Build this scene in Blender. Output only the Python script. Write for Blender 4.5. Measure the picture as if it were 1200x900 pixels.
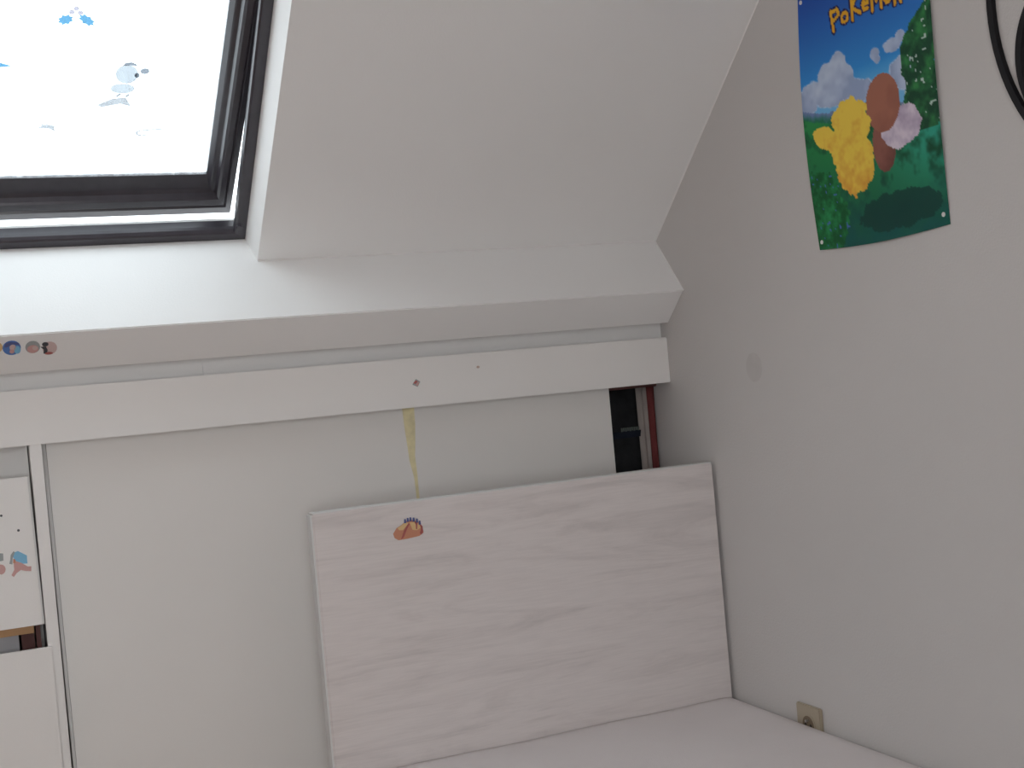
import bpy, bmesh, math, random
from mathutils import Vector, Matrix
random.seed(4)
S = bpy.context.scene
C = S.collection
for o in list(bpy.data.objects): bpy.data.objects.remove(o)

# ------------------------------------------------------------------ camera
cam_d = bpy.data.cameras.new('camera'); cam = bpy.data.objects.new('camera', cam_d); C.objects.link(cam)
yaw, pitch, roll = math.radians(22.966), math.radians(-0.5625), math.radians(5.14)
fw = Vector((math.sin(yaw)*math.cos(pitch), math.cos(yaw)*math.cos(pitch), math.sin(pitch)))
rt = Vector((math.cos(yaw), -math.sin(yaw), 0)); dn = fw.cross(rt)
r2 = rt*math.cos(roll) + dn*math.sin(roll); d2 = -rt*math.sin(roll) + dn*math.cos(roll)
M = Matrix.Identity(4)
for i in range(3): M[i][0] = r2[i]; M[i][1] = -d2[i]; M[i][2] = -fw[i]
M[0][3], M[1][3], M[2][3] = 0, 0, 1.3
cam.matrix_world = M
cam_d.sensor_width = 36; cam_d.lens = 1491.4/1200*36; cam_d.clip_start = 0.05
S.camera = cam

# ------------------------------------------------------------------ sky, lamps, exposure
w = bpy.data.worlds.new('sky'); S.world = w; w.use_nodes = True
bg = w.node_tree.nodes['Background']; bg.inputs[0].default_value = (0.90, 0.97, 1.0, 1); bg.inputs[1].default_value = 2.95
S.view_settings.view_transform = 'Standard'; S.view_settings.look = 'None'
S.view_settings.gamma = 1; S.view_settings.use_curve_mapping = False
S.view_settings.exposure = 0.0

def area(name, loc, direction, sx, sy, power, col):
    d = bpy.data.lights.new(name, 'AREA'); d.shape = 'RECTANGLE'; d.size = sx; d.size_y = sy; d.energy = power; d.color = col
    o = bpy.data.objects.new(name, d); C.objects.link(o); o.location = loc
    o.rotation_euler = Vector(direction).to_track_quat('-Z', 'Y').to_euler(); return o

SL = 0.704                                     # roof slope, 40 degrees
XR = 1.5625                                    # right wall
A0 = Vector((0, 2.714, 1.585))                 # foot of the sloped ceiling
V = Vector((0, -math.cos(SL), math.sin(SL)))   # up the slope
W = Vector((0, math.sin(SL), math.cos(SL)))    # outwards through the roof
def P(x, v, w_): return Vector((x, 0, 0)) + A0 + V*v + W*w_
area('added_rear_fill', (-0.40, -0.72, 1.40), (0, 1, 0), 1.25, 1.40, 15.6, (1.0, 0.97, 0.96))  # fill lamp added behind the camera, no such source in view

# ------------------------------------------------------------------ materials
def mat(name, col, rough=0.6, spec=0.4, bump=0, bscale=200, var=0, vscale=3, coat=0):
    m = bpy.data.materials.new(name); m.use_nodes = True; n = m.node_tree.nodes; l = m.node_tree.links
    b = n['Principled BSDF']; b.inputs['Base Color'].default_value = (*col, 1); b.inputs['Roughness'].default_value = rough
    b.inputs['Specular IOR Level'].default_value = spec
    if coat: b.inputs['Coat Weight'].default_value = coat; b.inputs['Coat Roughness'].default_value = 0.2
    tc = n.new('ShaderNodeTexCoord')
    if var:
        t = n.new('ShaderNodeTexNoise'); t.inputs['Scale'].default_value = vscale; t.inputs['Detail'].default_value = 5
        l.new(tc.outputs['Object'], t.inputs['Vector'])
        r = n.new('ShaderNodeValToRGB'); e = r.color_ramp.elements
        e[0].position = 0.3; e[1].position = 0.7
        e[0].color = (*[c*(1-var) for c in col], 1); e[1].color = (*[min(1, c*(1+var)) for c in col], 1)
        l.new(t.outputs['Fac'], r.inputs['Fac']); l.new(r.outputs['Color'], b.inputs['Base Color'])
    if bump:
        t = n.new('ShaderNodeTexNoise'); t.inputs['Scale'].default_value = bscale; t.inputs['Detail'].default_value = 4
        l.new(tc.outputs['Object'], t.inputs['Vector'])
        bp = n.new('ShaderNodeBump'); bp.inputs['Strength'].default_value = bump; bp.inputs['Distance'].default_value = 0.002
        l.new(t.outputs['Fac'], bp.inputs['Height']); l.new(bp.outputs['Normal'], b.inputs['Normal'])
    return m
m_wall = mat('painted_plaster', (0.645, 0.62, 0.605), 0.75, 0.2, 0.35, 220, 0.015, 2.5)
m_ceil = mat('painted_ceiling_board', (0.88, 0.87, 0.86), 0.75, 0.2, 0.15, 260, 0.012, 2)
m_pink = mat('dusty_pink_paint', (0.46, 0.37, 0.345), 0.8, 0.2, 0.3, 220, 0.015, 2.5)
m_caulk = mat('caulk', (0.84, 0.82, 0.81), 0.6, 0.3)
m_board = mat('white_laminate_board', (0.86, 0.84, 0.82), 0.45, 0.35, 0.05, 300, 0.012, 4)
m_door = mat('white_melamine', (0.82, 0.80, 0.775), 0.5, 0.3, 0.06, 400, 0.012, 3)
m_edge = mat('edge_band', (0.72, 0.72, 0.71), 0.65, 0.2)
m_floor = mat('wooden_floor', (0.60, 0.47, 0.39), 0.4, 0.4, 0.1, 60, 0.2, 6)
m_win = mat('dark_brown_lacquer', (0.036, 0.031, 0.040), 0.33, 0.5, 0.05, 90, 0.15, 30, 0.3)
m_sheet = mat('pale_cotton_sheet', (0.80, 0.745, 0.74), 0.9, 0.1, 0.5, 500, 0.02, 6)
m_socket = mat('yellowed_plastic', (0.44, 0.375, 0.28), 0.35, 0.5)
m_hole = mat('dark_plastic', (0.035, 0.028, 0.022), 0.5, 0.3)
m_black = mat('black_painted_metal', (0.009, 0.008, 0.010), 0.55, 0.25)
m_glue = mat('dried_glue', (0.80, 0.72, 0.45), 0.5, 0.3, 0.3, 120, 0.12, 40)
m_stain = mat('brown_mark', (0.55, 0.42, 0.36), 0.8, 0.1)
m_jacket = mat('black_cloth', (0.022, 0.023, 0.025), 0.95, 0.05, 0.6, 90, 0.3, 20)
m_jacketb = mat('navy_cloth', (0.016, 0.02, 0.030), 0.95, 0.05, 0.6, 90, 0.2, 20)
m_print = mat('faded_print', (0.11, 0.13, 0.12), 0.9, 0.05)
m_grey = mat('grey_cloth', (0.36, 0.32, 0.30), 0.95, 0.05, 0.6, 60, 0.1, 20)
m_maroon = mat('maroon_cloth', (0.17, 0.045, 0.045), 0.9, 0.1, 0.5, 80, 0.15, 20)
m_wood = mat('orange_pine', (0.50, 0.29, 0.14), 0.5, 0.3, 0.1, 80, 0.12, 12)
m_dkwood = mat('dark_red_wood', (0.13, 0.06, 0.055), 0.6, 0.2, 0.1, 80, 0.2, 14)
m_greycl = mat('pale_grey_cloth', (0.42, 0.42, 0.44), 0.95, 0.05, 0.5, 60, 0.05, 20)
m_metal = mat('steel', (0.6, 0.6, 0.6), 0.3, 0.5); m_metal.node_tree.nodes['Principled BSDF'].inputs['Metallic'].default_value = 1

def wood_mat():
    m = bpy.data.materials.new('whitewashed_woodgrain'); m.use_nodes = True; n = m.node_tree.nodes; l = m.node_tree.links
    b = n['Principled BSDF']; b.inputs['Roughness'].default_value = 0.5; b.inputs['Specular IOR Level'].default_value = 0.3
    tc = n.new('ShaderNodeTexCoord'); mp = n.new('ShaderNodeMapping'); mp.inputs['Scale'].default_value = (1.5, 1, 13)
    l.new(tc.outputs['Object'], mp.inputs['Vector'])
    # broad cathedral figure: rings of a distorted field
    wn = n.new('ShaderNodeTexNoise'); wn.inputs['Scale'].default_value = 1.3; wn.inputs['Detail'].default_value = 7; wn.inputs['Distortion'].default_value = 1.4; wn.inputs['Roughness'].default_value = 0.62
    l.new(mp.outputs[0], wn.inputs['Vector'])
    mp2 = n.new('ShaderNodeMapping'); mp2.inputs['Scale'].default_value = (14, 1, 240); l.new(tc.outputs['Object'], mp2.inputs['Vector'])
    fn = n.new('ShaderNodeTexNoise'); fn.inputs['Scale'].default_value = 1.0; fn.inputs['Detail'].default_value = 4; l.new(mp2.outputs[0], fn.inputs['Vector'])
    r1 = n.new('ShaderNodeValToRGB'); e = r1.color_ramp.elements
    e[0].position = 0.33; e[0].color = (0.665, 0.615, 0.60, 1); e[1].position = 0.50; e[1].color = (0.765, 0.71, 0.695, 1)
    x = e.new(0.42); x.color = (0.725, 0.67, 0.655, 1); x = e.new(0.72); x.color = (0.79, 0.735, 0.72, 1)
    l.new(wn.outputs['Fac'], r1.inputs['Fac'])
    r2_ = n.new('ShaderNodeValToRGB'); e = r2_.color_ramp.elements
    e[0].position = 0.35; e[0].color = (0.955, 0.955, 0.955, 1); e[1].position = 0.6; e[1].color = (1, 1, 1, 1)
    l.new(fn.outputs['Fac'], r2_.inputs['Fac'])
    mx = n.new('ShaderNodeMix'); mx.data_type = 'RGBA'; mx.blend_type = 'MULTIPLY'; mx.inputs['Factor'].default_value = 1
    l.new(r1.outputs['Color'], mx.inputs[6]); l.new(r2_.outputs['Color'], mx.inputs[7]); l.new(mx.outputs[2], b.inputs['Base Color'])
    bp = n.new('ShaderNodeBump'); bp.inputs['Strength'].default_value = 0.15; bp.inputs['Distance'].default_value = 0.001
    l.new(fn.outputs['Fac'], bp.inputs['Height']); l.new(bp.outputs['Normal'], b.inputs['Normal'])
    return m
m_hb = wood_mat()

def glass_mat():
    m = bpy.data.materials.new('misted_glass'); m.use_nodes = True; n = m.node_tree.nodes; l = m.node_tree.links
    out = n['Material Output']; n.remove(n['Principled BSDF'])
    tr = n.new('ShaderNodeBsdfTransparent'); tr.inputs[0].default_value = (0.97, 0.99, 1, 1)
    tl = n.new('ShaderNodeBsdfTranslucent'); tl.inputs[0].default_value = (0.9, 0.93, 0.96, 1)
    gl = n.new('ShaderNodeBsdfGlossy'); gl.inputs['Roughness'].default_value = 0.08
    tc = n.new('ShaderNodeTexCoord'); mp = n.new('ShaderNodeMapping'); mp.inputs['Scale'].default_value = (55, 5, 5)
    l.new(tc.outputs['Object'], mp.inputs['Vector'])
    t = n.new('ShaderNodeTexNoise'); t.inputs['Scale'].default_value = 1; t.inputs['Detail'].default_value = 5; l.new(mp.outputs[0], t.inputs['Vector'])
    r = n.new('ShaderNodeMapRange'); r.inputs[1].default_value = 0.45; r.inputs[2].default_value = 0.75; r.inputs[3].default_value = 0.10; r.inputs[4].default_value = 0.42
    l.new(t.outputs['Fac'], r.inputs[0])
    a = n.new('ShaderNodeMixShader'); l.new(r.outputs[0], a.inputs[0]); l.new(tr.outputs[0], a.inputs[1]); l.new(tl.outputs[0], a.inputs[2])
    c = n.new('ShaderNodeMixShader'); c.inputs[0].default_value = 0.04; l.new(a.outputs[0], c.inputs[1]); l.new(gl.outputs[0], c.inputs[2])
    l.new(c.outputs[0], out.inputs['Surface']); return m
m_glass = glass_mat()

def flat(name, col, rough=0.45, thin=0):
    m = mat(name, col, rough, 0.3)
    if thin:   # see-through film sticker on glass
        n = m.node_tree.nodes; l = m.node_tree.links; b = n['Principled BSDF']
        tl = n.new('ShaderNodeBsdfTransparent'); tl.inputs[0].default_value = (*col, 1)
        mx = n.new('ShaderNodeMixShader'); mx.inputs[0].default_value = thin
        l.new(b.outputs[0], mx.inputs[1]); l.new(tl.outputs[0], mx.inputs[2]); l.new(mx.outputs[0], n['Material Output'].inputs['Surface'])
    return m

# ------------------------------------------------------------------ helpers
def link(name, verts, faces, m, parent=None, origin=None, bevel=0, smooth=False, seg=2):
    verts = [Vector(v) for v in verts]
    if origin is None:
        lo = [min(v[i] for v in verts) for i in range(3)]; hi = [max(v[i] for v in verts) for i in range(3)]
        origin = Vector(((lo[0]+hi[0])/2, (lo[1]+hi[1])/2, lo[2]))
    origin = Vector(origin)
    bm = bmesh.new(); vs = [bm.verts.new(v-origin) for v in verts]
    for f in faces:
        try: bm.faces.new([vs[i] for i in f])
        except ValueError: pass
    bmesh.ops.recalc_face_normals(bm, faces=bm.faces)
    if bevel: bmesh.ops.bevel(bm, geom=list(bm.edges), offset=bevel, segments=seg, affect='EDGES', clamp_overlap=True)
    me = bpy.data.meshes.new(name); bm.to_mesh(me); bm.free()
    if smooth: me.shade_smooth()
    me.materials.append(m)
    o = bpy.data.objects.new(name, me); C.objects.link(o)
    o.location = origin
    if parent: o.parent = parent; o.location = origin - world_of(parent)
    return o
def world_of(o):
    p = Vector(o.location)
    while o.parent: o = o.parent; p += Vector(o.location)
    return p
BF = [(0,1,3,2),(4,6,7,5),(0,4,5,1),(2,3,7,6),(0,2,6,4),(1,5,7,3)]
def box(name, x0, x1, y0, y1, z0, z1, m, parent=None, bevel=0, **k):
    return link(name, [(x,y,z) for x in (x0,x1) for y in (y0,y1) for z in (z0,z1)], BF, m, parent, bevel=bevel, **k)
def rbox(name, x0, x1, v0, v1, w0, w1, m, parent=None, bevel=0, **k):     # box in roof coordinates
    return link(name, [P(x,v,q) for x in (x0,x1) for v in (v0,v1) for q in (w0,w1)], BF, m, parent, bevel=bevel, **k)
def prism(name, pts, off, m, parent=None, **k):                          # polygon extruded by a vector
    n = len(pts); off = Vector(off); vs = [Vector(p) for p in pts] + [Vector(p)+off for p in pts]
    return link(name, vs, [tuple(range(n)), tuple(range(2*n-1, n-1, -1))] + [(i, (i+1)%n, n+(i+1)%n, n+i) for i in range(n)], m, parent, **k)
def thing(name, label, cat, loc, group=None):
    o = bpy.data.objects.new(name, None); C.objects.link(o); o.location = loc; o.empty_display_size = 0.05
    tag(o, label, cat, group); return o
def tag(o, label, cat, group=None):
    o['label'] = label; o['category'] = cat
    if group: o['group'] = group
    return o
def struct(o): o['kind'] = 'structure'; return o

# ------------------------------------------------------------------ the room
struct(box('floor', -1.9, XR+0.12, -0.72, 3.6, -0.12, 0.0, m_floor))
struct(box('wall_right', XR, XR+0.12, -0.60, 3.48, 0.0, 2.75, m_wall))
struct(box('wall_left', -1.9, -1.78, -0.60, 3.48, 0.0, 2.75, m_pink))
struct(box('wall_front', -1.78, XR, 3.36, 3.48, 0.0, 1.19, m_wall))
XL = -1.78
# rear wall with an opening for the added window
WX0, WX1, WZ0, WZ1 = -1.05, 0.25, 0.68, 2.12
bw = [(XL, XR, 0, WZ0), (XL, XR, WZ1, 2.75), (XL, WX0, WZ0, WZ1), (WX1, XR, WZ0, WZ1)]
vs, fs = [], []
for x0, x1, z0, z1 in bw:
    b0 = len(vs); vs += [(x,y,z) for x in (x0,x1) for y in (-0.72,-0.60) for z in (z0,z1)]; fs += [tuple(b0+i for i in f) for f in BF]
struct(link('wall_rear', vs, fs, m_pink))
wr = struct(box('added_rear_window', WX0, WX1, -0.70, -0.64, WZ0, WZ0+0.045, m_board))  # unseen rear window, added as an opening for the fill lamp
for x0, x1, z0, z1 in ((WX0, WX0+0.045, WZ0+0.045, WZ1-0.045), (WX1-0.045, WX1, WZ0+0.045, WZ1-0.045), (WX0, WX1, WZ1-0.045, WZ1), ((WX0+WX1)/2-0.03, (WX0+WX1)/2+0.03, WZ0+0.045, WZ1-0.045)):
    box('frame', x0, x1, -0.70, -0.64, z0, z1, m_board, wr)

# sloped ceiling with the skylight hole (flat ceiling behind)
HX0, HX1, HV1 = -0.245, 0.586, 1.08
VT = 1.75                                                       # the slope meets the flat ceiling at z = 2.72
def pw(x, q, v): return P(x, v, q)
cv, cf = [], []
def addprism(pts, off):
    n = len(pts); b0 = len(cv); off = Vector(off)
    cv.extend([Vector(p) for p in pts] + [Vector(p)+off for p in pts])
    cf.extend([tuple(b0+i for i in range(n)), tuple(b0+i for i in range(2*n-1, n-1, -1))] + [(b0+i, b0+(i+1)%n, b0+n+(i+1)%n, b0+n+i) for i in range(n)])
addprism([P(x, 0, q) for x, q in ((HX1, 0), (HX1-0.013, 0.07), (HX1-0.013, 0.14), (XR, 0.14), (XR, 0))], V*VT)       # right of the hole
addprism([P(x, 0, q) for x, q in ((HX0, 0), (HX0+0.013, 0.07), (HX0+0.013, 0.14), (XL, 0.14), (XL, 0))], V*VT)       # left of the hole
addprism([P(x, HV1, q) for x, q in ((HX0, 0), (HX1, 0), (HX1, 0.14), (HX0, 0.14))], V*(VT-HV1))                      # above the hole
zt = P(0, VT, 0).z; yt = P(0, VT, 0).y
addprism([(XL, -0.72, zt), (XR, -0.72, zt), (XR, yt, zt), (XL, yt, zt)], (0, 0, 0.14))
struct(link('ceiling', cv, cf, m_ceil))
struct(rbox('roof_slab', XL, XR, -1.02, -0.10, 0.10, 0.14, m_ceil))
# boxed purlin: its top face is the sill under the skylight
struct(rbox('trim_1', XL, XR, -0.110, 0.0, -0.172, 0.14, m_ceil, bevel=0.002))
# beads of caulk in the corners
def bead(name, p, q, r=0.0028, m=m_caulk):
    p, q = Vector(p), Vector(q); d = (q-p).normalized(); a_ = d.orthogonal().normalized(); b_ = d.cross(a_)
    return struct(prism(name, [p + (a_*math.cos(t*math.pi/4) + b_*math.sin(t*math.pi/4))*r for t in range(8)], q-p, m))
bead('trim_2', P(HX1, 0.001, -0.001), P(XR, 0.001, -0.001), 0.0018)
bead('trim_3', P(XR, 0, 0), P(XR, VT, 0), 0.0022)
bead('trim_4', P(XR, 0, 0), P(XR, 0, -0.172), 0.0022)
# strip between purlin and fascia, in two lengths with a butt joint
struct(box('trim_5', XL, 0.4522, 2.727, 2.745, 1.300, 1.42, m_ceil))
struct(box('trim_6', 0.4528, XR, 2.727, 2.745, 1.300, 1.42, m_ceil))
# fascia board in front of the closet track
fascia = struct(box('trim_7', XL, XR, 2.700, 2.716, 1.2395, 1.350, m_board, bevel=0.0015))
link('stain', [Vector((1.064+0.004*math.cos(t), 2.6993, 1.317+0.003*math.sin(t))) for t in [i*math.pi/5 for i in range(10)]], [tuple(range(10))], m_stain, fascia)
# closet track behind the fascia
struct(box('trim_8', 0.12, XR, 2.722, 2.80, 1.262, 1.29, m_edge))
# upright between drawers and sliding door
struct(box('trim_9', 0.0965, 0.1195, 2.702, 2.79, 0.0, 1.2395, m_board, bevel=0.001))
# closet lining
struct(box('trim_10', 0.105, 0.118, 2.80, 3.30, 0.0, 1.05, m_door))

# ------------------------------------------------------------------ skylight: window_1
TH = math.radians(7.5)
V2 = V*math.cos(TH) - W*math.sin(TH); W2 = W*math.cos(TH) + V*math.sin(TH)
PV = P(0, 0.60, 0.10)
def Q(x, v, q): return Vector((x, 0, 0)) + PV + V2*(v-0.60) + W2*(q-0.10)
def ring_sweep(name, F, rect, prof, m, parent, smooth=False):
    # prof: list of (side inset, bottom inset, w); rect: x0,x1,v0,v1 outer size
    x0, x1, v0, v1 = rect; vs, fs = [], []
    n = len(prof)
    for a_, b_, q in prof:
        vs += [F(x0+a_, v0+b_, q), F(x1-a_, v0+b_, q), F(x1-a_, v1-a_, q), F(x0+a_, v1-a_, q)]
    for i in range(n):
        j = (i+1) % n
        for k in range(4): fs.append((i*4+k, i*4+(k+1)%4, j*4+(k+1)%4, j*4+k))
    return link(name, vs, fs, m, parent, smooth=smooth)
win = struct(thing('window_1', '', '', P(0.17, 0.0, 0.07))); del win['label']; del win['category']
FX0, FX1 = -0.232, 0.573
ring_sweep('frame', P, (FX0, FX1, 0.001, 1.08),
           [(0, 0, 0.068), (0.020, 0.018, 0.066), (0.024, 0.022, 0.068), (0.026, 0.026, 0.074), (0.026, 0.028, 0.080), (0.011, 0.020, 0.082), (0.011, 0.020, 0.108), (0, 0, 0.108)], m_win, win)
SO = 0.559
sash = ring_sweep('sash', Q, (FX0+0.014, SO, -0.008, 1.05),
           [(0, 0, 0.083), (0.012, 0.020, 0.081), (0.014, 0.023, 0.085), (0.017, 0.026, 0.083), (0.028, 0.043, 0.084), (0.033, 0.047, 0.088),
            (0.037, 0.052, 0.097), (0.044, 0.056, 0.099), (0.047, 0.060, 0.101), (0.055, 0.093, 0.112), (0.055, 0.093, 0.120), (0, 0, 0.126)], m_win, win)
SX0, SX1 = FX0+0.014+0.052, SO-0.052
pane = link('pane', [Q(x, v, q) for x in (SX0, SX1) for v in (0.082, 1.02) for q in (0.113, 0.117)], BF, m_glass, sash)
# small latch pin at the lower corner of the frame
prism('latch_pin', [P(0.556+0.007*math.cos(i*math.pi/4), 0.040+0.007*math.sin(i*math.pi/4), 0.060) for i in range(8)], W*0.02, m_win, win)

# stickers on the glass (room side)
def film(name, pts, m, parent=None, q=0.1122, t=0.0006):
    return prism(name, [Q(x+0.002, v-0.013, q) for x, v in pts], -W2*t, m, parent)
def blob(cx, cy, rx, ry, n=12, rot=0, jag=0):
    o = []
    for i in range(n):
        a_ = 2*math.pi*i/n; k = 1 - (jag if i % 2 else 0)
        x, y = rx*k*math.cos(a_), ry*k*math.sin(a_)
        o.append((cx+x*math.cos(rot)-y*math.sin(rot), cy+x*math.sin(rot)+y*math.cos(rot)))
    return o
m_fblue = flat('blue_film', (0.32, 0.51, 0.64), 0.4, 0.9)
m_fberry = flat('pale_berry_film', (0.60, 0.585, 0.63), 0.4, 0.9)
m_fgrey = flat('pale_grey_film', (0.61, 0.63, 0.65), 0.4, 0.9)
m_fdark = flat('dark_grey_film', (0.45, 0.47, 0.50), 0.4, 0.9)
m_ffaint = flat('faint_film', (0.575, 0.585, 0.60), 0.4, 0.9)
t = thing('holly_sticker', 'blue holly leaf window sticker near the top of the skylight glass', 'sticker', Q(0.229, 0.50, 0.104), 'stickers on the skylight glass')
film('leaf', blob(0.2125, 0.512, 0.0150, 0.0115, 16, 0.5, 0.28), m_fblue, t)
film('leaf', blob(0.2490, 0.512, 0.0180, 0.0100, 16, -0.75, 0.28), m_fblue, t)
for bx, bv in ((0.223, 0.530), (0.231, 0.538), (0.238, 0.529)): film('berry', blob(bx, bv, 0.0050, 0.0050), m_fberry, t)
tag(film('film_sticker', [(0.070, 0.408), (0.100, 0.407), (0.119, 0.400), (0.100, 0.397), (0.075, 0.394)], m_fblue), 'pointed blue window sticker cut by the left edge of the picture', 'sticker', 'stickers on the skylight glass')
t = thing('film_sticker', 'pale grey rounded sticker with dark patches on the skylight glass', 'sticker', Q(0.32, 0.30, 0.104), 'stickers on the skylight glass')
film('backing', blob(0.325, 0.382, 0.021, 0.024, 16), m_fgrey, t)
film('backing', blob(0.318, 0.345, 0.023, 0.013, 12), m_fgrey, t)
film('base_patch', [(0.272, 0.302), (0.300, 0.318), (0.325, 0.322), (0.336, 0.298), (0.315, 0.305), (0.280, 0.296)], m_ffaint, t)
film('dark_patch', [(0.316, 0.404), (0.322, 0.412), (0.333, 0.413), (0.342, 0.408), (0.344, 0.403), (0.330, 0.406)], m_fdark, t, 0.1114)
film('dark_patch', blob(0.358, 0.391, 0.0085, 0.0075), m_fdark, t, 0.1114)
film('dark_patch', blob(0.344, 0.380, 0.0050, 0.0065, 8), m_fdark, t, 0.1114)
film('dark_patch', [(0.306, 0.326), (0.313, 0.333), (0.316, 0.331), (0.309, 0.324)], m_fdark, t, 0.1114)
film('dark_patch', [(0.323, 0.325), (0.330, 0.332), (0.333, 0.330), (0.326, 0.323)], m_fdark, t, 0.1114)
tag(film('film_sticker', [(0.165, 0.254), (0.172, 0.249), (0.180, 0.249), (0.194, 0.246), (0.192, 0.238), (0.196, 0.230), (0.184, 0.238), (0.172, 0.240), (0.160, 0.241), (0.170, 0.245)], m_ffaint), 'tiny faint blue sticker low on the skylight glass', 'sticker', 'stickers on the skylight glass')
cane = [(0.372, 0.2180), (0.360, 0.2150), (0.350, 0.2185), (0.348, 0.2265), (0.356, 0.2320), (0.380, 0.2350), (0.410, 0.2370)]
inner = [(x, v-0.0028) for x, v in reversed(cane[4:])] + [(0.3525, 0.2260), (0.3535, 0.2210), (0.361, 0.2178), (0.371, 0.2205)]
tag(film('film_sticker', cane + inner, m_ffaint), 'thin hooked outline sticker at the lower right of the skylight glass', 'sticker', 'stickers on the skylight glass')

# ------------------------------------------------------------------ stickers on the purlin underside
m_sblue = flat('sticker_blue', (0.10, 0.22, 0.55)); m_slblue = flat('sticker_light_blue', (0.22, 0.50, 0.72)); m_spink = flat('sticker_pink', (0.62, 0.36, 0.34))
m_spale = flat('sticker_pale', (0.66, 0.50, 0.48)); m_sdark = flat('sticker_black', (0.06, 0.06, 0.07)); m_syel = flat('sticker_yellow', (0.72, 0.50, 0.25))
m_snavy = flat('sticker_navy', (0.10, 0.12, 0.28)); m_sgrey = flat('sticker_grey', (0.36, 0.38, 0.38)); m_sor = flat('sticker_orange', (0.60, 0.27, 0.17)); m_sred = flat('sticker_red', (0.42, 0.12, 0.11)); m_swhite = flat('sticker_white', (0.8, 0.78, 0.76))
def soff(name, pts, m, parent, q=-0.1723): return prism(name, [P(x, v, q) for x, v in pts], -W*0.0005, m, parent)
SG = 'round stickers under the skylight beam'
t = thing('round_sticker', 'yellow sticker on the beam edge, half cut off by the left edge of the picture', 'sticker', P(0.050, -0.05, -0.173), SG)
soff('disc', blob(0.050, -0.030, 0.013, 0.016, 16), m_syel, t)
t = thing('round_sticker', 'round blue sticker on the beam below the skylight', 'sticker', P(0.079, -0.05, -0.173), SG)
soff('disc', blob(0.079, -0.034, 0.0165, 0.0200, 20), m_sblue, t)
soff('patch', blob(0.089, -0.040, 0.006, 0.011, 12), m_slblue, t, -0.1729)
soff('patch', blob(0.081, -0.033, 0.0060, 0.0085, 12), m_spale, t, -0.1729)
soff('patch', blob(0.079, -0.043, 0.0045, 0.0055, 12), m_spink, t, -0.1735)
soff('patch', [(0.066, -0.030), (0.068, -0.020), (0.078, -0.017), (0.091, -0.020), (0.093, -0.026), (0.080, -0.023), (0.071, -0.030)], m_snavy, t, -0.1735)
t = thing('round_sticker', 'small round pink sticker with a grey rim, between blue and dark ones', 'sticker', P(0.117, -0.05, -0.173), SG)
soff('disc', blob(0.117, -0.036, 0.0135, 0.0170, 18), m_sgrey, t)
soff('patch', blob(0.117, -0.041, 0.0105, 0.0110, 14), m_spink, t, -0.1729)
soff('patch', blob(0.121, -0.038, 0.0050, 0.0055, 12), m_spale, t, -0.1735)
t = thing('round_sticker', 'round pink sticker with black patches, rightmost on the beam', 'sticker', P(0.148, -0.05, -0.173), SG)
soff('disc', blob(0.148, -0.042, 0.0135, 0.0180, 20), m_spale, t)
soff('patch', blob(0.140, -0.030, 0.0060, 0.0060, 12), m_sdark, t, -0.1729)
soff('patch', [(0.131, -0.036), (0.141, -0.036), (0.144, -0.046), (0.142, -0.057), (0.136, -0.055), (0.137, -0.044)], m_sdark, t, -0.1735)
soff('patch', blob(0.146, -0.055, 0.0075, 0.0035, 12), m_sred, t, -0.1741)

def wallst(name, pts, m, parent, y, t_=0.0005): return prism(name, [(x, y, z) for x, z in pts], (0, -t_, 0), m, parent)
t = thing('diamond_sticker', 'tiny brown diamond sticker on the white board above the glue streak', 'sticker', (0.913, 2.699, 1.285))
wallst('backing', [(0.913, 1.3025), (0.9225, 1.296), (0.9155, 1.2845), (0.9035, 1.2905)], m_sgrey, t, 2.6998)
wallst('patch', [(0.9125, 1.2995), (0.9165, 1.2965), (0.911, 1.2915), (0.9055, 1.2935)], m_sred, t, 2.6992)
wallst('patch', [(0.9175, 1.2955), (0.9205, 1.2945), (0.9150, 1.2865), (0.911, 1.2895)], m_spink, t, 2.6992)

# ------------------------------------------------------------------ big sliding closet door
DY = 2.742
door = thing('sliding_door', 'large white sliding closet door with a yellow glue streak', 'closet door', (0.77, DY+0.01, 0.02))
dv = [(0.1332, 0.02), (1.4135, 0.02), (1.4135, 1.262), (0.1292, 1.262)]
prism('panel', [(x, DY, z) for x, z in dv], (0, 0.018, 0), m_door, door)
prism('edge_strip', [(0.1270, DY-0.003, 0.02), (0.1325, DY-0.003, 0.02), (0.1283, DY-0.003, 1.258), (0.1215, DY-0.003, 1.258)], (0, 0.021, 0), m_edge, door)
gl = [(0.8880, 1.240), (0.8900, 1.190), (0.8935, 1.150), (0.8960, 1.115), (0.8985, 1.090), (0.9000, 1.030), (0.9090, 1.020), (0.9090, 1.070), (0.9075, 1.110), (0.9060, 1.150), (0.9120, 1.160), (0.9160, 1.240)]
wallst('glue_streak', [(0.888, 1.245), (0.890, 1.190), (0.8930, 1.150), (0.8945, 1.120), (0.8985, 1.100), (0.9020, 1.080), (0.9040, 1.020), (0.9100, 1.020), (0.9100, 1.090), (0.9085, 1.130), (0.9120, 1.160), (0.9155, 1.200), (0.9165, 1.245)], m_glue, door, DY, 0.0006)

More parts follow.
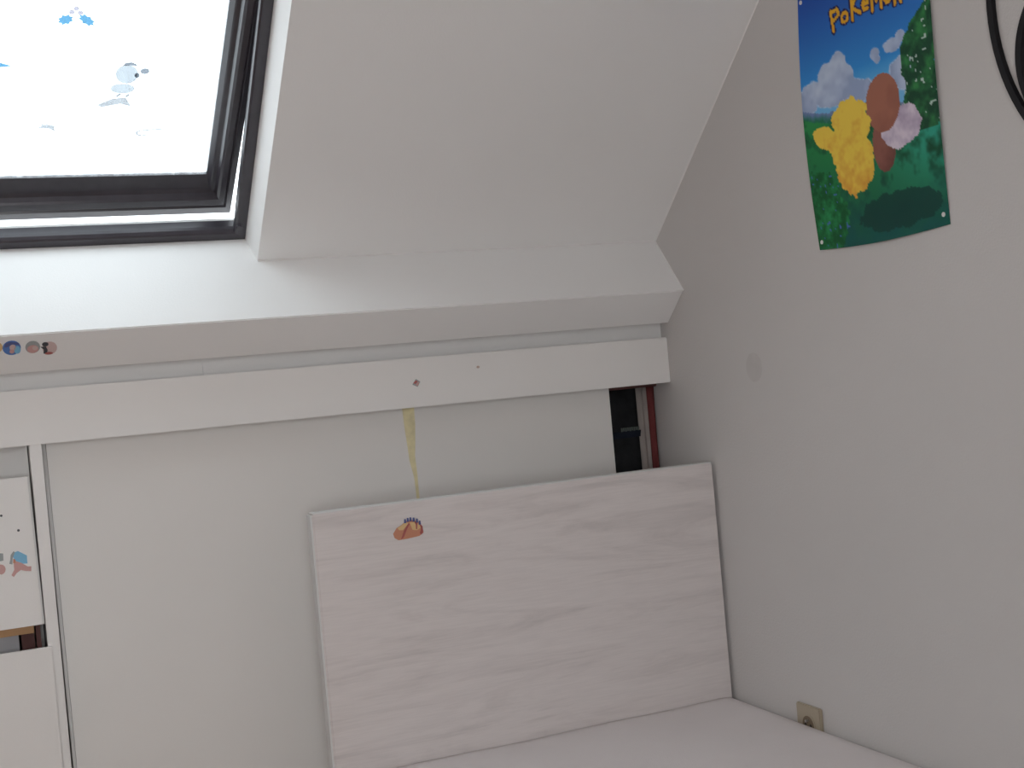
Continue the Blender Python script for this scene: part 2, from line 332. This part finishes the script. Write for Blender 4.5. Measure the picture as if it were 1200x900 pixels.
# ------------------------------------------------------------------ drawer cabinet at the left
cab = thing('drawer_cabinet', 'white built-in drawer cabinet with an open slot, at the left edge', 'cabinet', (-0.30, 2.75, 0))
box('side_panel', 0.0805, 0.0945, 2.80, 3.28, 0.02, 1.235, m_door, cab)
box('side_panel', -0.72, -0.705, 2.722, 3.28, 0.02, 1.235, m_door, cab)
box('back_panel', -0.705, 0.0945, 2.775, 2.785, 1.10, 1.262, m_board, cab)
box('bottom_panel', -0.705, 0.080, 2.80, 3.20, 0.02, 0.038, m_door, cab)
fr = prism('drawer_front', [(-0.70, 2.7155, 0.8815), (0.0915, 2.7155, 0.8815), (0.0875, 2.7155, 1.178), (-0.70, 2.7155, 1.1745)], (0, 0.018, 0), m_board, cab)
prism('edge_strip', [(0.0917, 2.7175, 0.8815), (0.0950, 2.7175, 0.8815), (0.0915, 2.7175, 1.1765), (0.0877, 2.7175, 1.178)], (0, 0.014, 0), m_edge, fr)
box('drawer_front', -0.70, 0.1030, 2.690, 2.7015, 0.42, 0.8385, m_board, cab, bevel=0.001)
box('drawer_front', -0.70, 0.1030, 2.690, 2.7015, 0.03, 0.415, m_board, cab, bevel=0.001)
db = box('drawer_box', -0.69, 0.0745, 2.735, 2.750, 0.8640, 0.93, m_wood, cab)
box('drawer_runner', 0.0780, 0.0865, 2.735, 2.79, 0.82, 0.93, m_dkwood, cab)
box('drawer_box_side', 0.050, 0.0745, 2.752, 2.77, 0.80, 0.8638, m_dkwood, cab)
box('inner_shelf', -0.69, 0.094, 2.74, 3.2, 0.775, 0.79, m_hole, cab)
cl = link('folded_cloth', [(x, y, z + 0.003*math.sin(9*x+y*30)) for x in [-0.4+0.0445*i for i in range(11)] for y in (2.742, 2.90) for z in (0.792, 0.861)],
          [(4*i+a_, 4*i+b_, 4*i+4+b_, 4*i+4+a_) for i in range(10) for a_, b_ in ((0,1),(1,3),(3,2),(2,0))] + [(0,1,3,2), (40,42,43,41)], m_greycl)
tag(cl, 'pale grey folded cloth inside the open drawer slot', 'cloth')
t = thing('drawer_sticker', 'blue and orange sticker on the upper drawer front', 'sticker', (0.061, 2.715, 0.985), 'stickers on the drawer front')
YD = 2.7153
wallst('patch', [(0.046, 1.0300), (0.058, 1.0330), (0.068, 1.0260), (0.0735, 1.0220), (0.0735, 1.0060), (0.060, 1.0070), (0.050, 1.0150)], m_slblue, t, YD)
wallst('patch', [(0.048, 1.0160), (0.062, 1.0090), (0.0735, 1.0000), (0.0800, 0.9995), (0.0790, 0.9900), (0.068, 0.9920), (0.060, 0.9950), (0.052, 0.9900), (0.046, 0.9830), (0.042, 0.9870), (0.048, 0.9970)], m_spink, t, YD-0.0005)
wallst('patch', [(0.044, 1.0270), (0.050, 1.0340), (0.052, 1.0310), (0.047, 1.0200), (0.0455, 1.0080), (0.040, 1.0100), (0.0425, 1.0180)], m_sgrey, t, YD-0.0005)
wallst('patch', [(0.0480, 1.0190), (0.0520, 1.0170), (0.0515, 1.0100), (0.0470, 1.0105)], m_sor, t, YD-0.0010)
t = thing('drawer_sticker', 'grey and pink sticker on the upper drawer front, cut by the picture edge', 'sticker', (0.022, 2.715, 0.985), 'stickers on the drawer front')
wallst('patch', [(0.012, 1.035), (0.0305, 1.032), (0.0300, 1.018), (0.014, 1.016)], m_sgrey, t, YD)
wallst('patch', blob(0.024, 1.001, 0.0085, 0.0100, 12), m_spink, t, YD)
tag(wallst('dot_sticker', blob(0.0625, 1.0735, 0.0026, 0.0026, 8), m_sdark, None, YD), 'small dark dot on the upper drawer front above the blue sticker', 'sticker', 'dots on the drawer front')
tag(wallst('dot_sticker', blob(0.0335, 1.1065, 0.0024, 0.0024, 8), m_sdark, None, YD), 'small dark dot high on the drawer front at the left picture edge', 'sticker', 'dots on the drawer front')

# ------------------------------------------------------------------ inside the closet, right end
def drape(name, x0, x1, y, z0, z1, m, parent=None, amp=0.006, waves=3, flare=0.0, th_=0.02):
    nx, nz = 20, 12; vs, fs = [], []
    for s in (0, 1):
        for j in range(nz+1):
            for i in range(nx+1):
                u, k = i/nx, j/nz
                x = x0 + (x1-x0)*u; f = flare*(1-min(1, (1-k)*5))**2
                x += (u-0.5)*f*2
                vs.append((x, y + s*th_ + amp*math.sin(u*waves*6.28 + k*1.5), z0+(z1-z0)*k))
    n1 = (nx+1)*(nz+1)
    for j in range(nz):
        for i in range(nx):
            a_ = j*(nx+1)+i; fs += [(a_, a_+1, a_+nx+2, a_+nx+1), (n1+a_, n1+a_+nx+1, n1+a_+nx+2, n1+a_+1)]
    for j in range(nz):
        for i in (0, nx): a_ = j*(nx+1)+i; fs.append((a_, a_+nx+1, n1+a_+nx+1, n1+a_))
    for i in range(nx):
        for j in (0, nz): a_ = j*(nx+1)+i; fs.append((a_, a_+1, n1+a_+1, n1+a_))
    return link(name, vs, fs, m, parent, smooth=True)
t = thing('black_jacket', 'black garment with a faint printed line hanging in the dark closet gap', 'garment', (1.40, 2.79, 0.55))
drape('body', 1.20, 1.5110, 2.785, 0.55, 1.236, m_jacket, t, 0.004, 2)
drape('chest_band', 1.30, 1.5100, 2.776, 1.112, 1.128, m_jacketb, t, 0.004, 1.3, th_=0.008)
for k in range(9): box('printed_letter', 1.452+k*0.0058, 1.4558+k*0.0058, 2.769, 2.771, 1.128+0.001*(k%2), 1.1375, m_print, t)
tag(drape('grey_garment', 1.5135, 1.5375, 2.785, 0.55, 1.236, m_grey, None, 0.003, 1.5), 'narrow grey garment hanging in the closet beside the black one', 'garment')
tag(drape('maroon_garment', 1.5405, 1.5540, 2.775, 0.55, 1.236, m_maroon, None, 0.002, 1, 0.003), 'narrow maroon garment hanging closest to the right wall in the closet', 'garment')
tag(prism('closet_rail', [(0.13, 2.773+0.006*math.cos(i*math.pi/6), 1.2375+0.006*math.sin(i*math.pi/6)) for i in range(12)], (1.43, 0, 0), m_dkwood), 'dark wooden clothes rail at the top of the closet gap', 'rail')

# ------------------------------------------------------------------ bed
bed = thing('bed', 'bed with a tall whitewashed woodgrain headboard against the right wall', 'bed', (1.075, 1.6, 0))
HBX0, HBX1, HBY = 0.6095, 1.5540, 2.530
link('headboard', [(x,y,z) for x in (HBX0,HBX1) for y in (HBY,HBY+0.036) for z in (0.05,1.048)], BF, m_hb, bed, bevel=0.0025)
box('headboard_edge', HBX0-0.0035, HBX0, HBY+0.004, HBY+0.034, 0.05, 1.046, m_edge, bed)
box('headboard_edge', HBX0, HBX1, HBY+0.004, HBY+0.034, 1.048, 1.0500, m_edge, bed)
box('side_rail', HBX0+0.02, HBX0+0.045, 0.56, HBY, 0.16, 0.34, m_hb, bed, bevel=0.002)
box('side_rail', HBX1-0.045, HBX1-0.02, 0.56, HBY, 0.16, 0.34, m_hb, bed, bevel=0.002)
box('footboard', HBX0, HBX1, 0.52, 0.556, 0.05, 0.42, m_hb, bed, bevel=0.002)
box('slatted_base', HBX0+0.05, HBX1-0.05, 0.56, HBY-0.002, 0.27, 0.30, m_wood, bed)
for x in (HBX0+0.01, HBX1-0.05):
    for y in (0.52, HBY): box('leg', x, x+0.04, y, y+0.035, 0.0, 0.05, m_hb, bed)
def mattress():
    x0, x1, y0, y1, z0, z1, r = HBX0+0.004, XR-0.003, 0.57, HBY-0.001, 0.302, 0.5090, 0.055
    nx, ny = 26, 46; vs, fs = [], []
    def g(k, n, a_, b_):   # denser near the rims
        t_ = k/n; s = 0.5-0.5*math.cos(math.pi*t_); return a_+(b_-a_)*(0.45*t_+0.55*s)
    top = {}
    for j in range(ny+1):
        for i in range(nx+1):
            x, y = g(i, nx, x0, x1), g(j, ny, y0, y1)
            dx = min(x-x0, x1-x); dy_ = min(y-y0, (y1-y)+0.02)
            dx = max(dx, 0)
            e = 0
            for d_, rr in ((dx, 0.030), (dy_, 0.030)):
                if d_ < rr: e += (1-math.sqrt(max(0, 1-(1-d_/rr)**2)))*rr*0.55
            z = z1 - e + 0.0020*math.sin(3*x+1.2)*math.cos(2.1*y) + 0.0010*math.sin(17*x+5*y)
            top[(i,j)] = len(vs); vs.append((x,y,z))
    for j in range(ny):
        for i in range(nx): fs.append((top[i,j], top[i+1,j], top[i+1,j+1], top[i,j+1]))
    rim = [(i,0) for i in range(nx)] + [(nx,j) for j in range(ny)] + [(i,ny) for i in range(nx,0,-1)] + [(0,j) for j in range(ny,0,-1)]
    prev = [top[k] for k in rim]
    for z in (0.45, 0.34, z0):
        cur = []
        for k in rim:
            p = vs[top[k]]; cur.append(len(vs)); vs.append((p[0], p[1], z))
        for a_ in range(len(rim)):
            b_ = (a_+1) % len(rim); fs.append((prev[a_], prev[b_], cur[b_], cur[a_]))
        prev = cur
    fs.append(tuple(prev))
    return link('mattress', vs, fs, m_sheet, None, smooth=True)
tag(mattress(), 'mattress under a plain pale pinkish fitted sheet, in front of the headboard', 'mattress')
t = thing('headboard_sticker', 'orange and brown sticker with blue top on the headboard', 'sticker', (0.808, 2.529, 0.970))
YH = HBY - 0.0003
wallst('backing', [(0.7755, 0.987), (0.784, 0.998), (0.795, 1.003), (0.806, 1.010), (0.818, 1.011), (0.832, 1.006), (0.8405, 0.995), (0.8415, 0.981), (0.832, 0.9755), (0.805, 0.9730), (0.786, 0.9725), (0.778, 0.978)], m_sor, t, YH)
wallst('patch', [(0.786, 0.998), (0.795, 1.002), (0.804, 1.008), (0.811, 1.005), (0.803, 0.998), (0.797, 0.992), (0.789, 0.993)], m_syel, t, YH-0.0006)
wallst('patch', [(0.813, 1.006), (0.823, 1.006), (0.833, 1.001), (0.836, 0.992), (0.828, 0.988), (0.818, 0.990)], m_syel, t, YH-0.0006)
wallst('dark_patch', [(0.791, 0.9735), (0.800, 0.991), (0.810, 1.005), (0.813, 1.003), (0.806, 0.993), (0.7975, 0.977)], m_sred, t, YH-0.0012)
wallst('dark_patch', [(0.835, 1.000), (0.8400, 0.995), (0.8410, 0.984), (0.836, 0.9775), (0.833, 0.981), (0.8365, 0.990)], m_sred, t, YH-0.0012)
wallst('dark_patch', [(0.823, 1.007), (0.830, 1.004), (0.828, 0.990), (0.8255, 0.991), (0.826, 1.000)], m_sred, t, YH-0.0012)
for k, (x, z) in enumerate(((0.803, 1.011), (0.809, 1.013), (0.815, 1.0135), (0.822, 1.012), (0.829, 1.009), (0.8345, 1.004))):
    wallst('blue_patch', [(x-0.0026, z-0.005), (x+0.0026, z-0.005), (x+0.0020, z+0.003), (x-0.0014, z+0.0035)], m_snavy, t, YH-0.0018)

# ------------------------------------------------------------------ socket on the right wall
t = thing('wall_socket', 'yellowed square wall socket low on the right wall above the mattress', 'socket', (XR-0.004, 2.238, 0.463))
link('cover_plate', [(x,y,z) for x in (XR-0.009, XR) for y in (2.197, 2.279) for z in (0.463, 0.545)], BF, m_socket, t, bevel=0.002)
def disc_x(name, x, y, z, r, th_, m, parent, n=20): return prism(name, [(x, y+r*math.cos(i*2*math.pi/n), z+r*math.sin(i*2*math.pi/n)) for i in range(n)], (-th_, 0, 0), m, parent)
disc_x('socket_rim', XR-0.0092, 2.238, 0.504, 0.0235, 0.001, m_socket, t)
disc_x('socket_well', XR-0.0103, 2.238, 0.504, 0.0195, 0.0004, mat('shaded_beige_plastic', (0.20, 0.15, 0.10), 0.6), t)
disc_x('pin_hole', XR-0.0108, 2.247, 0.504, 0.0040, 0.0003, m_hole, t, 10)
disc_x('pin_hole', XR-0.0108, 2.229, 0.504, 0.0040, 0.0003, m_hole, t, 10)
disc_x('earth_pin', XR-0.0108, 2.238, 0.514, 0.0028, 0.006, m_metal, t, 8)

# ------------------------------------------------------------------ black iron ring ornament, right wall
t = thing('ring_ornament', 'black iron ornament of large rings on the right wall, cut by the picture edge', 'wall ornament', (XR-0.01, 1.228, 1.47))
def hoop(name, cy, cz, R, wd, th_, x, a0=0, a1=2*math.pi, n=96):
    closed = abs(a1-a0-2*math.pi) < 1e-6; vs, fs = [], []; k = n if closed else n+1
    for i in range(k):
        a_ = a0+(a1-a0)*i/n
        for r, dx in ((R-wd/2, 0), (R-wd/2+0.002, -th_), (R+wd/2-0.002, -th_), (R+wd/2, 0)): vs.append((x+dx, cy+r*math.cos(a_), cz+r*math.sin(a_)))
    for i in range(n):
        j = (i+1) % k
        for q in range(4): fs.append((4*i+q, 4*i+(q+1)%4, 4*j+(q+1)%4, 4*j+q))
    if not closed: fs += [(0,1,2,3), (4*n+3, 4*n+2, 4*n+1, 4*n)]
    return link(name, vs, fs, m_black, t)
hoop('outer_ring', 1.228, 1.812, 0.3415, 0.0155, 0.007, XR-0.002)
hoop('inner_ring', 1.3824, 1.7108, 0.1370, 0.0155, 0.007, XR-0.002)
hoop('inner_ring', 1.09, 1.93, 0.1370, 0.0155, 0.007, XR-0.002)
hoop('inner_ring', 1.228, 1.812, 0.052, 0.0120, 0.009, XR-0.002)

# ------------------------------------------------------------------ smudge on the right wall
tag(prism('wall_smudge', [(XR, 2.338+0.030*math.cos(i*0.2618), 1.262+0.032*math.sin(i*0.2618)) for i in range(24)], (-0.0004, 0, 0), mat('smudged_plaster', (0.60, 0.572, 0.556), 0.75, 0.2, 0.3, 220, 0.03, 40)), 'faint round smudge on the right wall below the poster', 'smudge')

# ------------------------------------------------------------------ poster
PY0, PZ1, PWD, PHT = 2.07, 1.985, 0.364, 0.501
def segd(px, py, ax, ay, bx, by):
    dx, dy = bx-ax, by-ay; L = dx*dx+dy*dy; k = 0 if L == 0 else max(0, min(1, ((px-ax)*dx+(py-ay)*dy)/L))
    return math.hypot(px-ax-k*dx, py-ay-k*dy)
def circ(cx, cy, rx, ry, a0=0, a1=360, n=12): return [(cx+rx*math.cos(math.radians(a0+(a1-a0)*i/n)), cy+ry*math.sin(math.radians(a0+(a1-a0)*i/n))) for i in range(n+1)]
# letters as strokes in a 0..1 box (y down): P o K e' M O N
LET = [  # strokes, u, v, width, height
 ([[(0.05,0),(0.30,1)], [(0.05,0.06),(0.75,0.0),(0.95,0.30),(0.2,0.55)]], 0.268, 0.118, 0.072, 0.078),
 ([circ(0.5,0.5,0.42,0.42)], 0.352, 0.140, 0.056, 0.042),
 ([[(0.15,0),(0.2,1)], [(0.85,0),(0.18,0.55),(0.98,0.85)]], 0.425, 0.088, 0.080, 0.096),
 ([[(0.15,0.5),(0.85,0.5),(0.75,0.15),(0.4,0.1),(0.12,0.45),(0.3,0.85),(0.8,0.85)], [(0.4,-0.25),(0.7,-0.45)]], 0.515, 0.122, 0.055, 0.050),
 ([[(0.1,1),(0.15,0),(0.5,0.6),(0.85,0),(0.9,1)]], 0.585, 0.108, 0.086, 0.076),
 ([circ(0.5,0.5,0.42,0.42)], 0.683, 0.134, 0.052, 0.046),
 ([[(0.15,1),(0.15,0),(0.85,1),(0.85,0)]], 0.748, 0.112, 0.062, 0.082)]
segs = []
for strokes, u, v, wd, ht in LET:
    for s in strokes:
        pts = [(u+wd*a_, (v+ht*b_)*1.376) for a_, b_ in s]
        segs += [(*pts[i], *pts[i+1]) for i in range(len(pts)-1)]
def h2(i, j): 
    n = (i*374761393 + j*668265263) & 0xffffffff; n = ((n ^ (n >> 13))*1274126177) & 0xffffffff; return (n & 0xffff)/65535
def noise(x, y):
    i, j = math.floor(x), math.floor(y); fx, fy = x-i, y-j; fx = fx*fx*(3-2*fx); fy = fy*fy*(3-2*fy)
    return (h2(i,j)*(1-fx)+h2(i+1,j)*fx)*(1-fy) + (h2(i,j+1)*(1-fx)+h2(i+1,j+1)*fx)*fy
def fbm(x, y): return 0.55*noise(x,y)+0.28*noise(2.1*x+5,2.1*y+9)+0.17*noise(4.3*x+2,4.3*y+7)
def mixc(a_, b_, k): k = max(0, min(1, k)); return tuple(a_[i]+(b_[i]-a_[i])*k for i in range(3))
def s2l(c): return tuple((x/255/12.92 if x/255 <= 0.04045 else ((x/255+0.055)/1.055)**2.4) for x in c)
def ell(u, v, cx, cy, rx, ry, rot=0):
    x, y = u-cx, v-cy; c, s = math.cos(rot), math.sin(rot); x, y = x*c+y*s, -x*s+y*c
    return (x/rx)**2+(y/ry)**2
CLOUDS = [(0.30,0.335,0.060,0.055),(0.22,0.365,0.085,0.055),(0.36,0.385,0.055,0.045),(0.10,0.400,0.100,0.045),(0.02,0.430,0.110,0.045),(0.28,0.425,0.190,0.045),(0.47,0.45,0.10,0.04),
          (0.715,0.330,0.065,0.024),(0.775,0.312,0.035,0.022),(0.585,0.338,0.035,0.022),(0.60,0.360,0.022,0.014),(0.80,0.44,0.12,0.06)]
def art(u, v):
    V_ = v*1.376
    c = mixc((34,80,175), (60,160,235), v/0.42); c = mixc(c, (120,190,235), (v-0.36)/0.12)
    # clouds
    k = min(ell(u, v, *q) for q in CLOUDS); k = k + (fbm(u*22, v*30)-0.5)*0.9
    if k < 1: c = mixc((205,220,242), (158,176,212), fbm(u*9+3, v*12)*1.9-0.35 + (v-0.36)*2)
    elif k < 1.25: c = mixc((200,215,240), c, (k-1)/0.25)
    # far tree line
    hz = 0.455+0.07*u*1.6+0.012*math.sin(u*9)+0.02*(fbm(u*30, 1)-0.5)
    if v > hz: c = mixc((120,140,190), (40,120,90), (v-hz)/0.035+fbm(u*40, v*40)-0.5)
    hz2 = hz+0.035+0.02*u
    if v > hz2:
        c = mixc((48,150,80), (22,100,72), (v-hz2)*2.2+u*0.3)
        c = mixc(c, (52,165,140), max(0, u-0.45)*2.0*(1-max(0, v-0.72)*5))
        f = fbm(u*14+3, v*19)
        c = mixc(c, (14,78,52), (f-0.48)*3.2)
        c = mixc(c, (20,92,84), (v-0.80)*5+ (f-0.5))
    # tree at the right edge
    tl = 1.0 - max(0, 0.24*min(1, (v-0.20)/0.16)) + 0.05*(fbm(v*14, 3)-0.5)*2
    if 0.18 < v < 0.66 and u > tl and fbm(u*24, v*32) < 0.78:
        f = fbm(u*22+9, v*30); c = mixc((24,74,50), (58,140,76), (f-0.35)*2.2)
        if noise(u*60, v*80) > 0.90: c = (190,215,205)
    # bushes at the left foot
    if ell(u, v, 0.06, 0.88, 0.22, 0.17) + (fbm(u*20, v*26)-0.5)*0.8 < 1:
        f = fbm(u*30, v*40+4); c = mixc((16,92,48), (46,150,86), (f-0.35)*2.2)
        if noise(u*50+7, v*70) > 0.90: c = (80,110,190)
    # broad shadowy grass patch
    k = ell(u, v, 0.66, 0.905, 0.30, 0.065) + (fbm(u*18, v*24+8)-0.5)*0.9
    if k < 1: c = mixc(c, (10,62,56), 0.8)
    # brown boulder with pale flowers, and a clump of yellow flowers
    k = ell(u, v, 0.60, 0.665, 0.085, 0.10)
    if k < 1: c = mixc((150,96,84), (110,66,60), (u-0.55)*3+(v-0.66)*3+fbm(u*14, v*18)-0.5)
    k = ell(u, v, 0.615, 0.52, 0.125, 0.105)
    if k < 1: c = mixc((172,112,92), (140,86,74), (u-0.60)*2.5+(v-0.52)*3+(fbm(u*12, v*16)-0.5)*0.7)
    k = ell(u, v, 0.73, 0.62, 0.145, 0.075) + (fbm(u*26, v*34)-0.5)*0.6
    if k < 1 and ell(u, v, 0.615, 0.52, 0.125, 0.105) > 1: c = mixc((226,214,228), (176,160,186), fbm(u*22, v*26)*1.8-0.5)
    k = min(ell(u, v, 0.36, 0.56, 0.145, 0.10), ell(u, v, 0.37, 0.70, 0.145, 0.120), ell(u, v, 0.33, 0.63, 0.150, 0.09), ell(u, v, 0.17, 0.585, 0.10, 0.045, 0.3)) + (fbm(u*26, v*32)-0.5)*0.8
    if k < 1: c = mixc((248,214,84), (226,158,62), (v-0.58)*2.2+(fbm(u*26, v*34)-0.5)*1.3)
    # title lettering
    if v < 0.26:
        d = min(segd(u, V_, *s) for s in segs) if 0.22 < u < 0.93 else 1
        if d < 0.0095: c = mixc((250,200,50), (225,160,40), V_*3-0.1)
        elif d < 0.019: c = (28,32,92)
    return s2l(c)
def poster():
    nu, nv = 150, 206
    col = {}
    for j in range(nv+1):
        for i in range(nu+1): col[(i,j)] = art(i/nu, j/nv)
    vs, fs = [], []
    def pos(u, v):
        side = (1-u)**2*math.sin(math.pi*min(1, v*0.97+0.02))*0.013 + u**2*math.sin(math.pi*v)*0.004
        curl = 0.004*math.sin(math.pi*u)*v**8 + 0.0015
        dz = -0.007*math.sin(math.pi*u)*v**6
        return Vector((XR-side-curl, PY0-PWD*u, PZ1-PHT*v+dz))
    t = thing('poster', 'glossy landscape poster with yellow title, pinned to the right wall', 'poster', (XR, PY0-PWD/2, PZ1-PHT))
    org = world_of(t)
    for j in range(nv+1):
        for i in range(nu+1): vs.append(pos(i/nu, j/nv))
    n1 = len(vs); vs += [v+Vector((0.0007, 0, 0)) for v in vs]
    for j in range(nv):
        for i in range(nu): a_ = j*(nu+1)+i; fs += [(a_, a_+nu+1, a_+nu+2, a_+1), (n1+a_, n1+a_+1, n1+a_+nu+2, n1+a_+nu+1)]
    for i in range(nu):
        for j in (0, nv): a_ = j*(nu+1)+i; fs.append((a_, a_+1, n1+a_+1, n1+a_))
    for j in range(nv):
        for i in (0, nu): a_ = j*(nu+1)+i; fs.append((a_, a_+nu+1, n1+a_+nu+1, n1+a_))
    me = bpy.data.meshes.new('sheet'); me.from_pydata([tuple(v-org) for v in vs], [], fs); me.update(); me.shade_smooth()
    at = me.color_attributes.new('print', 'FLOAT_COLOR', 'POINT'); buf = []
    for s in (0, 1):
        for j in range(nv+1):
            for i in range(nu+1): buf += [*col[(i,j)], 1.0]
    at.data.foreach_set('color', buf)
    m = mat('printed_poster', (1,1,1), 0.5, 0.22); n = m.node_tree.nodes; a_ = n.new('ShaderNodeAttribute'); a_.attribute_name = 'print'
    m.node_tree.links.new(a_.outputs['Color'], n['Principled BSDF'].inputs['Base Color']); me.materials.append(m)
    o = bpy.data.objects.new('sheet', me); C.objects.link(o); o.parent = t
    for u, v in ((0.028, 0.030), (0.972, 0.030), (0.030, 0.970), (0.965, 0.962)):
        p = pos(u, v); disc_x('eyelet', p.x-0.0002, p.y, p.z, 0.0042, 0.0010, m_swhite, t, 12)
poster()
